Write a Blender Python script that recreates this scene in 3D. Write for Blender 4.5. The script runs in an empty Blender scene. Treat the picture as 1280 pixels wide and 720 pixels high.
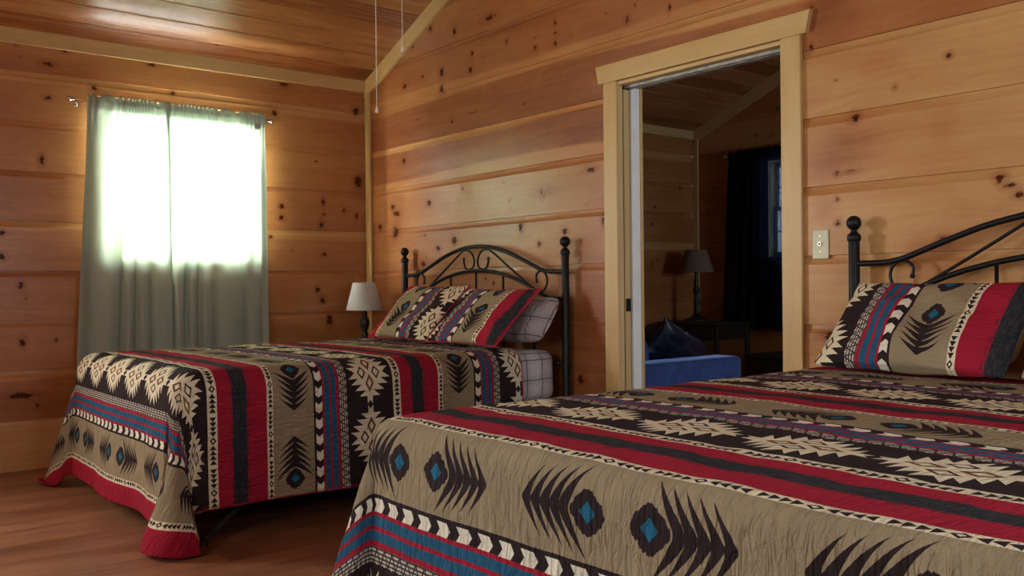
import bpy, bmesh, math, random
import numpy as np
from mathutils import Vector, Matrix

scn = bpy.context.scene
COL = scn.collection
rng = np.random.default_rng(7)
PI = math.pi

# ------------------------------------------------------------------ camera
CAM = (5.70690530664455, -3.3, 1.0190975493327896)
CR = (0.6298223986653243, 0.7766757947465647, -0.009922499395280478)
CU = (0.0037304795217654087, 0.009749781337895617, 0.9999455111586836)
CF = (-0.7767302167818598, 0.6298250960533848, -0.0032432575213428997)
cam = bpy.data.cameras.new('camera')
cam.sensor_width = 36.0
cam.lens = 1134.63 / 1280 * 36.0
cam.clip_start = 0.05
co = bpy.data.objects.new('camera', cam)
co.matrix_world = Matrix(((CR[0], CU[0], -CF[0], CAM[0]), (CR[1], CU[1], -CF[1], CAM[1]),
                          (CR[2], CU[2], -CF[2], CAM[2]), (0, 0, 0, 1)))
COL.objects.link(co)
scn.camera = co

# ------------------------------------------------------------------ object helpers
def empty(name, loc=(0, 0, 0)):
    o = bpy.data.objects.new(name, None)
    o.empty_display_size = 0.1
    COL.objects.link(o)
    o.location = loc
    return o

def tag(o, label=None, cat=None, group=None, kind=None):
    if label: o['label'] = label
    if cat: o['category'] = cat
    if group: o['group'] = group
    if kind: o['kind'] = kind
    return o

def thing(name, label, cat, loc=(0, 0, 0), group=None):
    return tag(empty(name, loc), label, cat, group)

def struct(o):
    o['kind'] = 'structure'
    return o

class MB:
    """collects pieces (world coordinates) into one mesh"""
    def __init__(s):
        s.v = []; s.f = []; s.uv = []; s.n = 0
    def add(s, v, f, uv=None):
        v = np.asarray(v, float)
        s.v.append(v)
        s.uv.append(np.zeros((len(v), 2)) if uv is None else np.asarray(uv, float))
        s.f += [tuple(int(i) + s.n for i in q) for q in f]
        s.n += len(v)
        return s
    def build(s, name, mat, parent=None, smooth=False, attrs=None, auto=None):
        V = np.concatenate(s.v); UV = np.concatenate(s.uv)
        me = bpy.data.meshes.new(name)
        off = np.zeros(3)
        if parent is not None:
            p = parent
            while p is not None:
                off += np.array(p.location); p = p.parent
        else:
            off = np.array([(V[:, 0].min() + V[:, 0].max()) / 2, (V[:, 1].min() + V[:, 1].max()) / 2, V[:, 2].min()])
        me.from_pydata((V - off).tolist(), [], s.f)
        me.update()
        li = np.zeros(len(me.loops), int); me.loops.foreach_get('vertex_index', li)
        ul = me.uv_layers.new(name='UVMap')
        ul.data.foreach_set('uv', UV[li].astype(np.float32).ravel())
        for k, arr in (attrs or {}).items():
            a = me.attributes.new(k, 'FLOAT', 'POINT')
            a.data.foreach_set('value', np.asarray(arr, np.float32))
        if smooth:
            me.polygons.foreach_set('use_smooth', np.ones(len(me.polygons), bool))
        if auto is not None:
            me.polygons.foreach_set('use_smooth', np.ones(len(me.polygons), bool))
            me.set_sharp_from_angle(angle=math.radians(auto))
        me.materials.append(mat)
        o = bpy.data.objects.new(name, me)
        COL.objects.link(o)
        if parent is not None:
            o.parent = parent
        else:
            o.location = off
        return o

def hull_piece(pts):
    bm = bmesh.new()
    vs = [bm.verts.new(p) for p in pts]
    r = bmesh.ops.convex_hull(bm, input=vs)
    bmesh.ops.dissolve_limit(bm, angle_limit=0.01, verts=bm.verts, edges=bm.edges)
    bm.verts.index_update()
    loose = [v for v in bm.verts if not v.link_faces]
    for v in loose: bm.verts.remove(v)
    bmesh.ops.recalc_face_normals(bm, faces=bm.faces)
    bm.verts.index_update()
    V = [tuple(v.co) for v in bm.verts]; F = [[v.index for v in f.verts] for f in bm.faces]
    bm.free()
    return V, F

def box(mb, lo, hi, bev=0.003, rot=None, piv=None, axis=None):
    lo = np.array(lo, float); hi = np.array(hi, float)
    bev = min(bev, float((hi - lo).min()) * .45)
    pts = []
    for sx in (0, 1):
        for sy in (0, 1):
            for sz in (0, 1):
                c = np.array([(lo, hi)[sx][0], (lo, hi)[sy][1], (lo, hi)[sz][2]])
                d = np.array([1 - 2 * sx, 1 - 2 * sy, 1 - 2 * sz]) * bev
                for k in range(3):
                    q = c + d; q[k] = c[k]; pts.append(q)
    V, F = hull_piece(pts)
    V = np.array(V)
    ax = int(np.argmax(hi - lo)) if axis is None else axis
    u = V[:, ax].copy(); w = V.sum(1) - u
    if rot is not None:
        M = np.array(rot); pv = np.array(piv if piv is not None else (lo + hi) / 2)
        V = (V - pv) @ M.T + pv
    mb.add(V, F, np.stack([u, w], 1))
    return mb

def rotm(axis, deg):
    return np.array(Matrix.Rotation(math.radians(deg), 3, axis))

def lathe(mb, prof, c, n=32):
    """prof: list of (radius, z) relative to c"""
    prof = np.array(prof, float)
    m = len(prof)
    th = np.linspace(0, 2 * PI, n, endpoint=False)
    V = np.zeros((m, n, 3)); V[..., 0] = c[0] + prof[:, 0:1] * np.cos(th); V[..., 1] = c[1] + prof[:, 0:1] * np.sin(th)
    V[..., 2] = c[2] + prof[:, 1:2]
    uv = np.zeros((m, n, 2)); uv[..., 0] = th / (2 * PI); uv[..., 1] = prof[:, 1:2]
    F = [(i * n + j, i * n + (j + 1) % n, (i + 1) * n + (j + 1) % n, (i + 1) * n + j) for i in range(m - 1) for j in range(n)]
    mb.add(V.reshape(-1, 3), F, uv.reshape(-1, 2))
    return mb

def catmull(P, k=8):
    P = np.array(P, float)
    Q = np.vstack([2 * P[0] - P[1], P, 2 * P[-1] - P[-2]])
    out = []
    for i in range(1, len(Q) - 2):
        for t in np.linspace(0, 1, k, endpoint=False):
            a, b, c, d = Q[i - 1], Q[i], Q[i + 1], Q[i + 2]
            out.append(.5 * ((2 * b) + (-a + c) * t + (2 * a - 5 * b + 4 * c - d) * t * t + (-a + 3 * b - 3 * c + d) * t ** 3))
    out.append(P[-1])
    return np.array(out)

def tube(mb, P, r, n=12, caps=True):
    P = np.array(P, float)
    rr = np.full(len(P), r, float) if np.isscalar(r) else np.array(r, float)
    T = np.gradient(P, axis=0); T /= np.linalg.norm(T, axis=1)[:, None] + 1e-12
    up = np.array([0, 0, 1.]) if abs(T[0][2]) < .9 else np.array([0, 1., 0])
    N = np.cross(T[0], up); N /= np.linalg.norm(N)
    rings = []
    th = np.linspace(0, 2 * PI, n, endpoint=False)
    for i in range(len(P)):
        N = N - T[i] * (N @ T[i]); N /= np.linalg.norm(N) + 1e-12
        B = np.cross(T[i], N)
        rings.append(P[i] + rr[i] * (np.cos(th)[:, None] * N + np.sin(th)[:, None] * B))
    V = np.concatenate(rings)
    m = len(P)
    F = [(i * n + j, i * n + (j + 1) % n, (i + 1) * n + (j + 1) % n, (i + 1) * n + j) for i in range(m - 1) for j in range(n)]
    if caps:
        F.append(tuple(range(n))[::-1]); F.append(tuple((m - 1) * n + j for j in range(n)))
    mb.add(V, F)
    return mb

def ball(mb, c, r, n=16, sz=1.0):
    prof = [(max(1e-4, r * math.sin(t)), -r * sz * math.cos(t)) for t in np.linspace(0, PI, n)]
    return lathe(mb, prof, c, n * 2)

def gridfaces(m, n):
    return [(i * n + j, (i + 1) * n + j, (i + 1) * n + j + 1, i * n + j + 1) for i in range(m - 1) for j in range(n - 1)]

_tab = rng.random((256, 256))
def vnoise(x, y):
    xi = np.floor(x).astype(int); yi = np.floor(y).astype(int)
    fx = x - xi; fy = y - yi
    fx = fx * fx * (3 - 2 * fx); fy = fy * fy * (3 - 2 * fy)
    g = lambda a, b: _tab[a % 256, b % 256]
    return (g(xi, yi) * (1 - fx) + g(xi + 1, yi) * fx) * (1 - fy) + (g(xi, yi + 1) * (1 - fx) + g(xi + 1, yi + 1) * fx) * fy
def fbm(x, y, o=3):
    s = 0; a = .5
    for k in range(o):
        s = s + a * (vnoise(x * 2 ** k + 17.3 * k, y * 2 ** k + 5.1 * k) - .5); a *= .5
    return s

def soft_box(mb, lo, hi, r, n=26, noise=0, uvs=True):
    lo = np.array(lo, float); hi = np.array(hi, float)
    c = (lo + hi) / 2; h = (hi - lo) / 2
    for ax in range(3):
        a1, a2 = [k for k in range(3) if k != ax]
        def line(k):
            e = np.sin(np.linspace(0, PI / 2, 6))
            inner = h[k] - r
            mid = np.linspace(-inner, inner, n)
            t = np.linspace(0, r, 6)[1:]
            return np.concatenate([-inner - t[::-1], mid, inner + t])
        g1, g2 = np.meshgrid(line(a1), line(a2), indexing='ij')
        for s in (-1, 1):
            P = np.zeros(g1.shape + (3,))
            P[..., a1] = g1; P[..., a2] = g2; P[..., ax] = s * h[ax]
            q = np.clip(P, -(h - r), h - r)
            d = P - q
            L = np.linalg.norm(d, axis=-1, keepdims=True)
            P = q + d / np.maximum(L, 1e-9) * r
            if noise:
                nn = fbm(P[..., a1] * 7 + 3 * ax, P[..., a2] * 7 + s) * noise
                P = P + d / np.maximum(L, 1e-9) * nn[..., None]
            P = P + c
            m_, n_ = g1.shape
            F = gridfaces(m_, n_)
            if (s > 0) ^ (ax == 1): F = [f[::-1] for f in F]
            # uv: unfold around
            if ax == 2: uv = np.stack([P[..., 0], P[..., 1]], -1)
            elif ax == 0: uv = np.stack([P[..., 2], P[..., 1]], -1)
            else: uv = np.stack([P[..., 0], P[..., 2]], -1)
            mb.add(P.reshape(-1, 3), [f[::-1] for f in F], uv.reshape(-1, 2))
    return mb

# ------------------------------------------------------------------ node language
class NT:
    def __init__(s, name):
        s.mat = bpy.data.materials.new(name); s.mat.use_nodes = True
        s.t = s.mat.node_tree
        s.t.nodes.clear()
        s.out = s.t.nodes.new('ShaderNodeOutputMaterial')
    def node(s, ty, **kw):
        n = s.t.nodes.new(ty)
        for k, v in kw.items(): setattr(n, k, v)
        return n
    def put(s, sock, val):
        if isinstance(val, E): s.t.links.new(val.s, sock)
        elif isinstance(val, (int, float)):
            try: sock.default_value = float(val)
            except TypeError: sock.default_value = (val,) * len(sock.default_value)
        elif isinstance(val, (tuple, list)):
            sock.default_value = tuple(val) + ((1.0,) if len(sock.default_value) == 4 and len(val) == 3 else ())
        else: s.t.links.new(val, sock)
    def m(s, op, *a, clamp=False):
        n = s.node('ShaderNodeMath', operation=op); n.use_clamp = clamp
        for i, x in enumerate(a): s.put(n.inputs[i], x)
        return E(s, n.outputs[0])
    def uv(s):
        n = s.node('ShaderNodeUVMap'); n.uv_map = 'UVMap'
        x = s.node('ShaderNodeSeparateXYZ'); s.t.links.new(n.outputs[0], x.inputs[0])
        return E(s, x.outputs[0]), E(s, x.outputs[1])
    def obj(s):
        n = s.node('ShaderNodeTexCoord'); x = s.node('ShaderNodeSeparateXYZ'); s.t.links.new(n.outputs['Object'], x.inputs[0])
        return [E(s, x.outputs[i]) for i in range(3)]
    def attr(s, name):
        n = s.node('ShaderNodeAttribute'); n.attribute_name = name
        return E(s, n.outputs['Fac'])
    def vec(s, x, y, z=0.0):
        n = s.node('ShaderNodeCombineXYZ')
        for i, q in enumerate((x, y, z)): s.put(n.inputs[i], q)
        return n.outputs[0]
    def noise(s, v, scale=1.0, detail=3.0, rough=.5, dist=0.0):
        n = s.node('ShaderNodeTexNoise'); s.t.links.new(v, n.inputs['Vector'])
        n.inputs['Scale'].default_value = scale; n.inputs['Detail'].default_value = detail
        n.inputs['Roughness'].default_value = rough; n.inputs['Distortion'].default_value = dist
        return E(s, n.outputs['Fac'])
    def voro(s, v, scale, feature='DISTANCE_TO_EDGE'):
        n = s.node('ShaderNodeTexVoronoi'); n.feature = feature
        s.t.links.new(v, n.inputs['Vector']); n.inputs['Scale'].default_value = scale
        return E(s, n.outputs['Distance'])
    def mix(s, f, a, b):
        n = s.node('ShaderNodeMix'); n.data_type = 'RGBA'
        s.put(n.inputs[0], f); s.put(n.inputs[6], a); s.put(n.inputs[7], b)
        return n.outputs[2]
    def ramp(s, f, stops, interp='LINEAR'):
        n = s.node('ShaderNodeValToRGB'); s.put(n.inputs[0], f)
        cr = n.color_ramp; cr.interpolation = interp
        while len(cr.elements) < len(stops): cr.elements.new(.5)
        for e, (p, c) in zip(cr.elements, stops): e.position = p; e.color = tuple(c) + (1,)
        return n.outputs[0]
    def bump(s, h, strength=.3, dist=.01):
        n = s.node('ShaderNodeBump'); s.put(n.inputs['Height'], h)
        n.inputs['Strength'].default_value = strength; n.inputs['Distance'].default_value = dist
        return n.outputs[0]
    def bsdf(s, color, rough=.5, normal=None, **kw):
        n = s.node('ShaderNodeBsdfPrincipled')
        s.put(n.inputs['Base Color'], color); s.put(n.inputs['Roughness'], rough)
        if normal is not None: s.t.links.new(normal, n.inputs['Normal'])
        for k, v in kw.items(): s.put(n.inputs[k.replace('_', ' ')], v)
        return n.outputs[0]
    def done(s, sh):
        s.t.links.new(sh, s.out.inputs[0]); return s.mat

class E:
    def __init__(s, nt, sock): s.n = nt; s.s = sock
    def __add__(a, b): return a.n.m('ADD', a, b)
    __radd__ = __add__
    def __sub__(a, b): return a.n.m('SUBTRACT', a, b)
    def __rsub__(a, b): return a.n.m('SUBTRACT', b, a)
    def __mul__(a, b): return a.n.m('MULTIPLY', a, b)
    __rmul__ = __mul__
    def __truediv__(a, b): return a.n.m('DIVIDE', a, b)
    def __gt__(a, b): return a.n.m('GREATER_THAN', a, b)
    def __lt__(a, b): return a.n.m('LESS_THAN', a, b)
    def __pow__(a, b): return a.n.m('POWER', a, b)
    def abs(a): return a.n.m('ABSOLUTE', a)
    def floor(a): return a.n.m('FLOOR', a)
    def frac(a): return a.n.m('FRACT', a)
    def max(a, b): return a.n.m('MAXIMUM', a, b)
    def min(a, b): return a.n.m('MINIMUM', a, b)
    def clamp(a): return a.n.m('ADD', a, 0.0, clamp=True)
    def sin(a): return a.n.m('SINE', a)
    def mod(a, p): return (a / p).frac() * p if False else a - (a / p).floor() * p
    def cen(a, p, c=0.0):
        """signed offset from the nearest of c + k p"""
        q = (a - c) / p + .5
        return (q.frac_() - .5) * p
    def frac_(a): return a - a.floor()

# ------------------------------------------------------------------ materials
def wood(name, base, spread=.20, rough=.32, coat=.18, knots=False, darken=1.0, seedmul=1.0, red=1.0):
    N = NT(name)
    u, v = N.uv()
    seed = N.attr('bseed'); K = N.attr('knot'); warp = N.attr('warp'); tone = N.attr('tone')
    v2 = v + warp
    n1 = N.noise(N.vec(u * .8 + seed * 17.3, v2 * 13.0, seed * 3.1), 1.0, 4, .55, .6)
    n2 = N.noise(N.vec(u * 2.2 + seed * 7.7, v2 * 130.0, seed), 1.0, 2, .6)
    n3 = N.noise(N.vec(u * 1.4 + seed * 5.1, v2 * 4.0, seed * 2.3), 1.0, 2, .5)
    n4 = N.noise(N.vec(u * 5.0 + seed * 3.3, v2 * 9.0, seed * 1.7), 1.0, 4, .65, 1.2)
    ph = v2 * 26.0 + n3 * 5.0
    cath = ((ph - ph.floor()) * 2.0 - 1.0).abs()
    t = tone + base + (n1 - .5) * (spread * 1.15) + (n2 - .5) * (spread * .45) + (n3 - .5) * (spread * 1.5) + (n4 - .5) * (spread * .9) + (cath - .5) * (spread * .16)
    d = darken
    sc = lambda c: (c[0] * d, c[1] * d * red, c[2] * d * red)
    col = N.ramp(t, [(0.0, sc((.10, .026, .009))), (.22, sc((.215, .065, .020))), (.42, sc((.36, .138, .044))),
                     (.62, sc((.49, .238, .082))), (.82, sc((.60, .385, .155))), (1.0, sc((.72, .53, .27)))])
    jit = (N.noise(N.vec(u * 38.0, v * 55.0, 0.0), 1.0, 3, .6) - .5) * 1.5
    Kj = K + jit * K.min(1.0)
    ring = ((Kj - 1.2) * .8).clamp()
    col = N.mix(ring * .62, col, (.26, .062, .014))
    core = ((Kj - 2.26) * 3.2).clamp()
    kc = N.ramp(N.noise(N.vec(u * 80.0, v * 80.0, 3.0), 1.0, 2), [(.3, (.022, .007, .004)), (.7, (.085, .024, .009))])
    col = N.mix(core * .92, col, kc)
    if knots:   # small scattered pin knots
        vd = N.voro(N.vec(u * 1.0, v * 2.0 , 0.0), 4.3, 'F1')
        col = N.mix(((.055 - vd) * 60.0).clamp() * .8, col, (.06, .02, .008))
    bump = N.bump(n2 * .3 + n1 * .7, .10, .004)
    sh = N.bsdf(col, n1 * .14 + rough - .06, bump, Coat_Weight=(1.0 - core) * coat, Coat_Roughness=.20, Specular_IOR_Level=(1.0 - core * .9) * .45)
    return N.done(sh)

W_WALL = wood('pine_wall', .50, red=.94)
W_CEIL = wood('pine_ceiling', .41, spread=.18, rough=.26, coat=.3, red=.96)
W_TRIM = wood('pine_trim', .84, spread=.13, rough=.36, coat=.15, knots=True, red=1.06)
W_JAMB = wood('raw_pine_jamb', .90, spread=.12, rough=.5, coat=0)

def plain(name, col, rough=.5, metallic=0.0, var=.06, scale=20.0, bump=0.0, **kw):
    N = NT(name)
    x, y, z = N.obj()
    n = N.noise(N.vec(x, y, z), scale, 3)
    c2 = tuple(max(0, c * (1 - var * 2)) for c in col); c1 = tuple(min(1, c * (1 + var * 2)) for c in col)
    cc = N.ramp(n, [(.3, c2), (.7, c1)])
    nm = N.bump(n, bump, .004) if bump else None
    return N.done(N.bsdf(cc, rough, nm, Metallic=metallic, **kw))

M_BLACK = plain('black_powder_coated_steel', (.006, .007, .009), .42, 0.0, .1, 120, .12, Specular_IOR_Level=.3)
M_DARKWOOD = plain('black_stained_wood', (.018, .013, .011), .4, 0, .25, 30)
M_BRONZE = plain('dark_turned_wood', (.022, .015, .011), .38, 0, .3, 25)
M_CHROME = plain('brushed_nickel', (.62, .61, .58), .25, 1.0, .05, 40)
M_IVORY = plain('ivory_plastic', (.68, .68, .50), .35, 0, .02, 20)
M_WHITE = plain('white_paint_and_lit_jamb', (.86, .87, .86), .45, 0, .02, 12)  # paint on the sashes; on the far jamb strip it stands for light
M_TRACK = plain('grey_track_metal', (.42, .40, .37), .45, .3, .15, 30)
M_STRING = plain('white_cotton_cord', (.66, .60, .50), .8, 0, .05, 80)
M_SPRING = plain('box_spring_fabric', (.05, .042, .040), .85, 0, .2, 60, .2)
M_LATCH = plain('blackened_latch', (.012, .013, .016), .35, .6, .1, 50)
M_PIPE = plain('red_piping', (.36, .018, .045), .8, 0, .1, 80)

def shade_mat(name, col, tr=.35):
    N = NT(name)
    u, v = N.uv()
    n = N.noise(N.vec(u * 160.0, v * 240.0, 0.0), 1.0, 2)
    cc = N.ramp(n, [(.3, tuple(c * .93 for c in col)), (.7, col)])
    d = N.node('ShaderNodeBsdfDiffuse'); N.put(d.inputs[0], cc)
    t = N.node('ShaderNodeBsdfTranslucent'); N.put(t.inputs[0], cc)
    mx = N.node('ShaderNodeMixShader'); mx.inputs[0].default_value = tr
    N.t.links.new(d.outputs[0], mx.inputs[1]); N.t.links.new(t.outputs[0], mx.inputs[2])
    return N.done(mx.outputs[0])
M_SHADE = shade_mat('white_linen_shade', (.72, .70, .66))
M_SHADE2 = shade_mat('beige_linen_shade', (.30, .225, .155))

def cloth_curtain(name, col, tl=.5, tp=0.0, weave=420.0):
    N = NT(name)
    u, v = N.uv()
    n = N.noise(N.vec(u * weave, v * weave * .35, 0.0), 1.0, 2)
    n2 = N.noise(N.vec(u * 6.0, v * 2.0, 1.0), 1.0, 2)
    cc = N.ramp(n * .6 + n2 * .4, [(.3, tuple(c * .86 for c in col)), (.7, tuple(min(1, c * 1.08) for c in col))])
    d = N.node('ShaderNodeBsdfDiffuse'); N.put(d.inputs[0], cc)
    t = N.node('ShaderNodeBsdfTranslucent'); N.put(t.inputs[0], cc)
    mx = N.node('ShaderNodeMixShader'); mx.inputs[0].default_value = tl
    N.t.links.new(d.outputs[0], mx.inputs[1]); N.t.links.new(t.outputs[0], mx.inputs[2])
    sh = mx.outputs[0]
    if tp:
        p = N.node('ShaderNodeBsdfTransparent')
        m2 = N.node('ShaderNodeMixShader'); m2.inputs[0].default_value = tp
        N.t.links.new(sh, m2.inputs[1]); N.t.links.new(p.outputs[0], m2.inputs[2])
        sh = m2.outputs[0]
    return N.done(sh)
M_CURTAIN = cloth_curtain('sage_linen_curtain', (.54, .60, .52), .40)
M_CURTAIN2 = cloth_curtain('sheer_navy_curtain', (.012, .016, .030), .25, .20)

def glass():
    N = NT('window_glass')
    x, y, z = N.obj()
    n = N.noise(N.vec(x, y, z), 3.0, 1)
    g = N.node('ShaderNodeBsdfGlossy'); N.put(g.inputs['Roughness'], n * .02)
    p = N.node('ShaderNodeBsdfTransparent'); p.inputs[0].default_value = (.94, .96, .95, 1)
    mx = N.node('ShaderNodeMixShader'); mx.inputs[0].default_value = .06
    N.t.links.new(p.outputs[0], mx.inputs[1]); N.t.links.new(g.outputs[0], mx.inputs[2])
    return N.done(mx.outputs[0])
M_GLASS = glass()

def velvet():
    N = NT('blue_velvet')
    x, y, z = N.obj()
    n = N.noise(N.vec(x, y, z), 9.0, 3, .6)
    n2 = N.noise(N.vec(x, y, z), 300.0, 2)
    cc = N.ramp(n, [(.35, (.016, .040, .16)), (.65, (.036, .085, .29))])
    return N.done(N.bsdf(cc, .8, N.bump(n2, .2, .002), Sheen_Weight=.9, Sheen_Roughness=.35, Sheen_Tint=(.35, .5, 1.0)))
M_VELVET = velvet()
M_SATIN = plain('dark_navy_satin', (.006, .010, .030), .38, 0, .2, 14, .2)

def floor_mat():
    N = NT('laminate_floor')
    u, v = N.uv()
    row = (v / .127).floor()
    s = (row * .618).sin() * 43.7
    s = s - s.floor()
    uu = u / 1.2 + s
    colid = uu.floor()
    h = (colid * 12.99 + row * 78.23).sin() * 437.5
    h = h - h.floor()
    n1 = N.noise(N.vec(u * 1.6 + h * 30.0, v * 14.0, h * 9.0), 1.0, 4, .6, 1.0)
    n2 = N.noise(N.vec(u * 5.0, v * 120.0, h), 1.0, 2)
    n3 = N.noise(N.vec(u * 2.5, v * 3.5, h * 4.0), 1.0, 3, .6)
    t = (h - .5) * .22 + n1 * .5 + n2 * .15 + n3 * .45
    col = N.ramp(t, [(.30, (.11, .038, .018)), (.50, (.21, .080, .040)), (.70, (.33, .150, .080)), (.90, (.44, .23, .13))])
    ev = (v / .127 - row - .5).abs()
    eu = (uu - colid - .5).abs()
    gap = (ev > .487).max(eu > .4985)
    col = N.mix(gap * .6, col, (.03, .012, .006))
    return N.done(N.bsdf(col, n3 * .15 + .30, N.bump(n1 * .6 + n2 * .4 - gap, .12, .004), Specular_IOR_Level=.4))
M_FLOOR = floor_mat()

def plaid():
    N = NT('plaid_sheet')
    u, v = N.uv()
    wx = (N.noise(N.vec(u * 5.0, v * 5.0, 2.0), 1.0, 2) - .5) * .02
    a = (u + wx).cen(.105).abs(); b = (v + wx).cen(.10).abs()
    a2 = (u + wx).cen(.135, .02).abs(); b2 = (v + wx).cen(.125, .02).abs()
    f = N.noise(N.vec(u * 500.0, v * 500.0, 0.0), 1.0, 2)
    base = N.ramp(f, [(.3, (.44, .40, .41)), (.7, (.53, .49, .49))])
    base = N.mix((a < .024) * .22, base, (.25, .22, .26))
    base = N.mix((b < .024) * .18, base, (.25, .22, .26))
    base = N.mix((a < .0035) * .75, base, (.07, .05, .06))
    base = N.mix((b < .0035) * .75, base, (.07, .05, .06))
    wr = N.noise(N.vec(u * 11.0, v * 11.0, 1.0), 1.0, 4, .55, 2.0)
    return N.done(N.bsdf(base, .9, N.bump(wr, .7, .025), Sheen_Weight=.15))
M_PLAID = plaid()
M_PCASE = plain('pale_pillowcase', (.62, .62, .60), .9, 0, .05, 8, .3)

# --- the woven blanket pattern: u = across the stripes' run, v = along the stripe sequence
PER = .854
def quilt_mat(name, hems=True, bstr=.5):
    N = NT(name)
    u, v0 = N.uv()
    ik = (N.noise(N.vec(u * 190.0, v0 * 40.0, 0.0), 1.0, 2) - .5)
    v = v0 + ik * .0022
    t = v - (v / PER).floor() * PER
    red = (.36, .016, .040); dk = (.030, .019, .022); tp = (.315, .250, .160); cr = (.74, .66, .49); bl = (.022, .105, .20)
    gy = (.56, .51, .44); ch = (.026, .029, .036); br = (.17, .075, .032)
    tab = [(0, dk), (.231, gy), (.270, red), (.281, bl), (.305, red), (.314, bl), (.338, red), (.350, dk), (.388, tp),
           (.571, cr), (.599, red), (.685, ch), (.745, red), (.809, cr), (.849, dk)]
    col = N.ramp(t / PER, [(a / PER, c) for a, c in tab], 'CONSTANT')
    def band(a, b): return (t > a) * (t < b)
    # charcoal stripe: ikat fringe
    fr = N.noise(N.vec(u * 30.0, v0 * 160.0, 4.0), 1.0, 3, .7)
    col = N.mix(band(.676, .756) * (fr > .53) * .8, col, N.mix(band(.685, .745), ch, (.055, .050, .060)))
    # purple haze on red/blue: thin stripes in the blue
    # medallions (dark band centre .1155)
    M = .285
    c = (t - ik * .0016 - .1155).abs(); w = u.cen(M, .095).abs()
    stepn = (w / .0265); sf = stepn - stepn.floor()
    half = .091 - ((stepn.floor() * .235) ** 1.30) * .080 + (sf - .62) * .034
    med = (c < half) * (w < .105)
    neck = (c < .0135) * (w > .10)
    med = med.max(neck)
    indark = (t < .231)
    col = N.mix(med * indark, col, cr)
    joint = (c / .017 + (w - M / 2).abs() / .019) < 1.0
    col = N.mix(joint * indark, col, dk)
    d1 = c / .022 + (w - .048).abs() / .040
    col = N.mix((d1 < 1.0) * (d1 > .52) * indark, col, br)
    cs = (c - .036).abs()
    d2 = cs / .021 + w / .032
    col = N.mix((d2 < 1.0) * (d2 > .62) * indark, col, dk)
    # zigzag band .231-.270
    z = (t - .231) / .039
    tri = (u.cen(.034).abs() / .017)
    lines = ((t - .231) / .0098).frac() > .56
    tl = (tri - z).abs() < .16
    col = N.mix(band(.231, .270) * lines, col, (.055, .045, .048))
    col = N.mix(band(.231, .270) * tl, col, (.05, .04, .045))
    col = N.mix(band(.231, .238) * (tri > .9) * 1.0, col, cr)
    # chevrons .350-.388
    cc = (t - .3655) / .0155
    p = ((u + cc.abs() * .012) / .068)
    p = p - p.floor()
    col = N.mix(band(.350, .381) * (p < .56), col, (.78, .74, .62))
    # feather ribs and eyes, taupe .388-.571
    ca = ((t - .4795) / .0915).abs()
    s = u.cen(.61).abs()
    jit = (N.noise(N.vec(u * 120.0, v0 * 55.0, 7.0), 1.0, 2) - .5)
    ey = ((s - .232).abs() / .044) ** 1.35 + (ca / .47) ** 1.35 + jit * .55
    intp = band(.388, .571)
    rr = s - .062 * (((ca * ca + .02) ** .5) - .14) - .012 * ca * ca
    k = (.183 - rr) / .0255
    kf = k.floor(); kr = (k - kf - .5).abs()
    ln = .93 - kf * .05
    ta = (1.0 - (ca / ln)).max(0.0)
    th = (.58 + (kf < .5) * .10 - kf * .03) * ta + ((.10 - ca) * 2.0).max(0.0) * .6
    rib = (kr + jit * .10 < th) * (k > 0.0) * (k < 5.0) * (ca < ln)
    col = N.mix(rib * intp, col, dk)
    col = N.mix((ey < 1.0) * intp, col, dk)
    ei = (s - .232).abs() / .020 + ca / .22 + jit * .3
    col = N.mix((ei < 1.0) * intp, col, (.018, .13, .23))
    mk = ((s - .189 - ca * .02).abs() < .0022) * (ca < .11)
    col = N.mix(mk * intp, col, dk)
    # triangle rows
    for lo, hi in ((.571, .599), (.809, .849)):
        mid = (lo + hi) / 2; hw = (hi - lo) / 2
        cb = ((t - mid) / hw).abs()
        ss = u.cen(.205, .035).abs()
        q = (ss - .017) / .0192
        qf = q - q.floor()
        tr = (cb < qf * .72) * (q > 0.0) * (q < 4.0)
        dd = ss / .0155 + cb / .72
        dm = (dd < 1.0) * (dd > .45)
        col = N.mix(tr.max(dm) * band(lo, hi), col, dk)
    if hems:
        hem = N.attr('footd'); ed = N.attr('edged')
        col = N.mix(hem, col, (.33, .012, .035))
        col = N.mix(ed, col, (.36, .014, .050))
    # weave fading
    wv = N.noise(N.vec(u * 420.0, v0 * 420.0, 2.0), 1.0, 2)
    big = N.noise(N.vec(u * 5.0, v0 * 5.0, 5.0), 1.0, 2)
    hs = N.node('ShaderNodeHueSaturation'); N.put(hs.inputs['Value'], wv * .34 + big * .24 + .72); N.put(hs.inputs['Color'], col)
    col = hs.outputs[0]
    # quilting: puckers between the stitching
    pk = N.noise(N.vec(u * 75.0, v0 * 17.0, 0.0), 1.0, 3, .55, .8)
    pk2 = N.noise(N.vec(u * 16.0, v0 * 11.0, 6.0), 1.0, 2, .5)
    hgt = pk * .62 + pk2 * .55 + wv * .05
    return N.done(N.bsdf(col, .95, N.bump(hgt, bstr, .030), Specular_IOR_Level=.12))
M_QUILT = quilt_mat('southwestern_quilt', True, 1.1)
M_SHAM = quilt_mat('southwestern_sham', False, .45)

# ------------------------------------------------------------------ room shell
PITCH = .2815
SL = .4167
XR = 6.4; RIDGE = 3.2
YF = -4.7; Y2 = 3.6; WT = .15
def ceil_z(x):
    x = np.asarray(x, float)
    return 2.478 + SL * np.minimum(x, 2 * RIDGE - x)

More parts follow.
